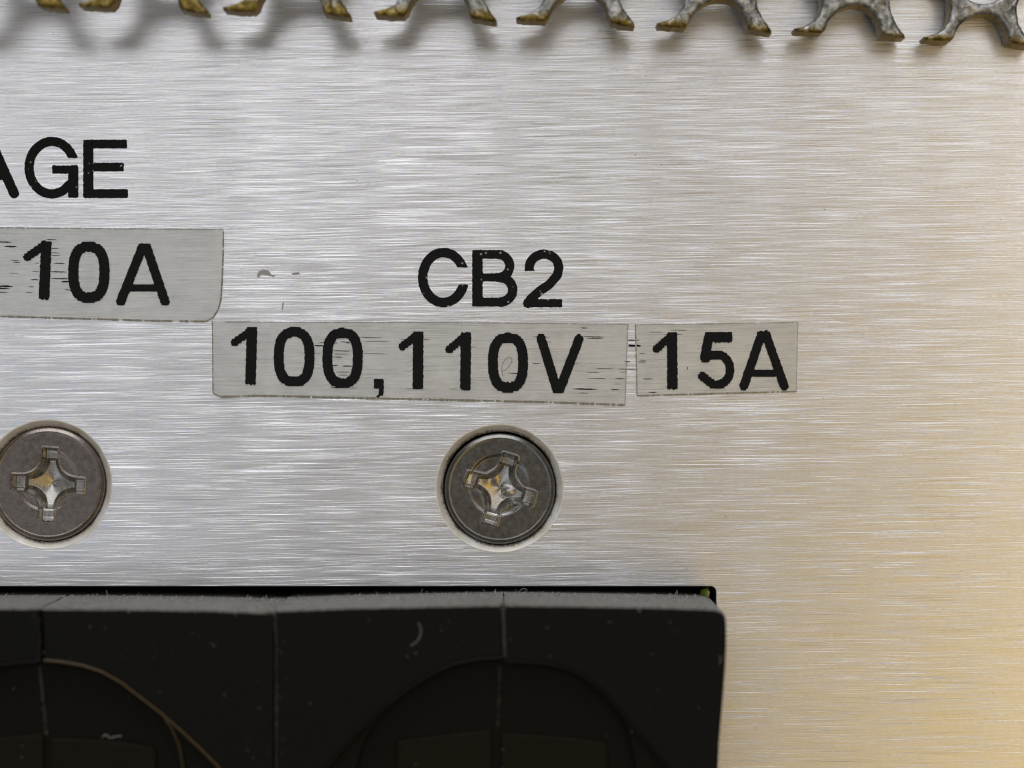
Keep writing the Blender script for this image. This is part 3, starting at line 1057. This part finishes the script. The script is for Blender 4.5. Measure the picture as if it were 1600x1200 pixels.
ledge_y = lambda px: (950.5 + max(0, (px - 150)) * 0.018) if px < 430 else (953.5 - (px - 430) * 0.026 if px < 785 else 944.5 + (px - 785) * 0.017)
spots = []
for _ in range(6500):
    px = rng.uniform(-60, 1108)
    h = HB * (1 - rng.random() ** 0.8 * 0.97)
    if rng.random() < 0.25:      # clumps hanging over the front edge
        h = HB * 1.001
        if mnoise.noise(Vector((px / 23, 3, 1))) < -0.05: h = HB * 0.97
    k0 = (D - HB) / D
    zz = (600 - ledge_y(px)) * S * k0 + rng.uniform(-.8, .5) * S
    xx = (px - 800) * S * k0
    spots.append((Vector((xx, -h, zz)), Vector((0, -0.1, 1)), (rng.uniform(1.2, 3.5) if rng.random() < .97 else rng.uniform(5, 9)) * S, rng.uniform(0.25, 0.55) * S))
hairs("ledge_dust", spots, 5, "grey dust and lint lying on top of the black breakers", M_dust2)

spots = []
for (ax, ay, bx, by, n, wd, hh) in ((787, 940, 785, 955, 160, 5, 0), (786, 955, 788, 1008, 300, 0.8, 0), (788, 1005, 789, 1026, 130, 1.8, 0), (55, 950, 54, 972, 110, 6, 0), (62, 965, 61, 1030, 60, .5, 0),
                                (430.5, 950, 430, 985, 120, .9, 0), (431.5, 985, 432, 1210, 420, 0.35, 0), (418, 953, 428, 962, 110, 4, 0), (62, 1040, 72, 1148, 130, 0.35, 0.0003), (781, 1040, 778, 1140, 70, 0.3, 0.0003)):
    for _ in range(n):
        t = rng.random()
        px = ax + (bx - ax) * t + rng.gauss(0, wd * 0.5)
        py = ay + (by - ay) * t + rng.gauss(0, 1)
        spots.append((W(px, py, HB - 0.00003 - hh), Vector((0, -0.2, 0)), rng.uniform(1.0, 2.4) * S, rng.uniform(0.18, 0.32) * S))
hairs("seam_dust", spots, 6, "grey lint caught in the seams between the black housings", M_dust3)

# loose specks and fibres on the black faces and the panel
spots = []
for _ in range(150):
    px, py = rng.uniform(-20, 1110), rng.uniform(965, 1210)
    if not (470 < px < 1080 and py > 1030) and not (-240 < px < 380 and py > 1030):
        spots.append((W(px, py, HB + 0.00001), Vector((0, -0.5, 0)), rng.uniform(1, 3) * S, rng.uniform(0.2, 0.5) * S))
hairs("loose_specks", spots, 8, "pale specks scattered over the black breaker faces")


def fibre(name, pts, h, r, label, mat=M_dust):
    P3 = []
    n = len(pts)
    for i in range(n - 1):
        p0, p1, p2, p3 = pts[max(i - 1, 0)], pts[i], pts[i + 1], pts[min(i + 2, n - 1)]
        for s in range(5):
            t = s / 5
            q = [0.5 * ((2 * p1[k]) + (-p0[k] + p2[k]) * t + (2 * p0[k] - 5 * p1[k] + 4 * p2[k] - p3[k]) * t * t + (-p0[k] + 3 * p1[k] - 3 * p2[k] + p3[k]) * t ** 3) for k in (0, 1)]
            P3.append(W(q[0], q[1], h))
    P3.append(W(pts[-1][0], pts[-1][1], h))
    v, f = tube(P3, r, 5)
    o = link_mesh(name, v, f, mat, None, True)
    tag(o, label, "fibre")
    return o


fibre("lint_fibre", [(654, 973), (658, 985), (655, 997), (648, 1005), (641, 1009)], HB + 0.00002, 0.55 * S, "curved pale fibre on the black face under the right screw")
fibre("lint_fibre", [(160, 1152), (165, 1148), (172, 1153), (180, 1151), (190, 1150)], HB - 0.0007, 0.7 * S, "short kinked fibre above the left breaker's rocker")
fibre("lint_fibre", [(927, 1160), (932, 1166), (940, 1168)], HB - 0.0007, 0.5 * S, "tiny bent fibre on the lower right breaker")
fibre("lint_fibre", [(810, 926), (816, 920), (823, 921), (822, 927)], 0.0004, 0.45 * S, "tiny looped fibre on the slot edge below the right screw")
fibre("lint_fibre", [(783, 580), (792, 576), (800, 564), (797, 558), (789, 562), (784, 574), (786, 588)], 0.00009, 0.35 * S, "thin dark curled fibre inside the last 0 of 100,110V", M_grime)
fibre("lint_fibre", [(1124, 1025), (1127, 1030), (1124, 1037)], HB + 0.00002, 0.4 * S, "tiny fibre near the right edge of the breaker")


# ------------------------------------------------------------------ perforated guard along the top, cut through its holes
# shape of one tooth in sheet pixels: u relative to the tooth, v down from the crossbar
TOOTH_L = [(-49.4, 0), (-53.3, 17), (-62.5, 31.5), (-77, 39), (-93.5, 43), (-91.5, 47.5), (-73, 49.5), (-51, 50), (-45, 44), (-41.5, 33)]
ARCH = [(-31, 20), (-21, 12.5), (-10, 8), (3, 6.5), (14, 7.5), (23, 10.5), (33, 20)]
TOOTH_R = [(39, 33), (42, 46), (45, 52.5), (63, 56), (80, 57.5), (79, 52), (69, 39), (58, 20), (56, 0)]
T_SH = 0.0016
TIPS = [(121, 4, 203), (346.5, 10.5, 202), (583, 18, 194), (806.6, 26, 186), (1027, 36, 180), (1241.6, 44, 174), (1444, 57, 170)]
TIPS = [(-104, -3, 204), (-330, -10, 205), (-558, -17, 206)][::-1] + TIPS + [(1643, 66, 167), (1840, 76, 164), (2034, 86, 162)]


def guard_h(px):
    """height of the guard's front face over the panel: it stands off further towards the left"""
    return 0.0021 + (1335 - px) * 2.1e-6


def make_guard():
    r2 = random.Random(99)
    out, cs = [], []
    for n, (lx, ly, wd) in enumerate(TIPS):
        k = wd / 174.0
        c, oy = lx + 93.5 * k, ly - 43 * k
        cs.append((c, oy, k))
        pts = [(c + x * k + r2.uniform(-.6, .6), oy + y * k + r2.uniform(-.5, .5)) for x, y in TOOTH_L + ARCH + TOOTH_R]
        if n:
            x0, x1 = out[-1][0], pts[0][0]
            y0 = (out[-1][1] + pts[0][1]) / 2 - 4
            cx, rr = (x0 + x1) / 2, (x1 - x0) / 2
            for a in range(1, 12):
                ang = math.pi - math.pi * a / 12
                out.append((cx + rr * math.cos(ang), y0 - 46 * math.sin(ang)))
        out += pts
    out += [(out[-1][0], -560), (out[0][0], -660)]
    holes = []
    for row in range(11):
        for (c, oy, k), (c2, oy2, k2) in zip(cs, cs[1:]):
            if row % 2 == 0:
                cx, cy = c + 3 * k, oy - 52 * k - row * 49 * k
            else:
                cx, cy = (c + c2) / 2 + 3 * k, (oy + oy2) / 2 - 56 * k - row * 49 * k
            rx, ry = 44 * k, 42.5 * k
            holes.append([(cx + rx * math.cos(2 * math.pi * i / 30), cy + ry * math.sin(2 * math.pi * i / 30)) for i in range(30)])
    return out, holes


out, holes = make_guard()
def roughen(lp, step, amp, seed):
    r2, res = random.Random(seed), []
    for (xa, ya_), (xb, yb_) in zip(lp, lp[1:] + lp[:1]):
        n = max(1, int(math.hypot(xb - xa, yb_ - ya_) / step)) if ya_ > -20 or yb_ > -20 else 1
        for i in range(n):
            f = i / n
            a = amp if i else amp * 0.3
            res.append((xa + (xb - xa) * f + r2.uniform(-a, a), ya_ + (yb_ - ya_) * f + r2.uniform(-a, a)))
    return res


out = roughen(out, 5, 0.9, 4)
loops = [[P(x, y) for x, y in lp] for lp in [out] + holes]
guard = filled("perforated_guard", loops, M_zinc, -T_SH, 0, 0.00017, res=3, side_mat=M_cut, smooth=True)
for v in guard.data.vertices:
    px = v.co.x / S + 800
    hh = guard_h(px)
    k = (D - hh) / D
    v.co = Vector((v.co.x * k, v.co.y + T_SH - hh, v.co.z * k))
guard.data.update()
tag(guard, "perforated metal guard along the top edge, cut through its holes into curved yellowed teeth", "metal guard")
print("tris", sum(len(o.data.polygons) for o in scene.objects if o.type == 'MESH'))
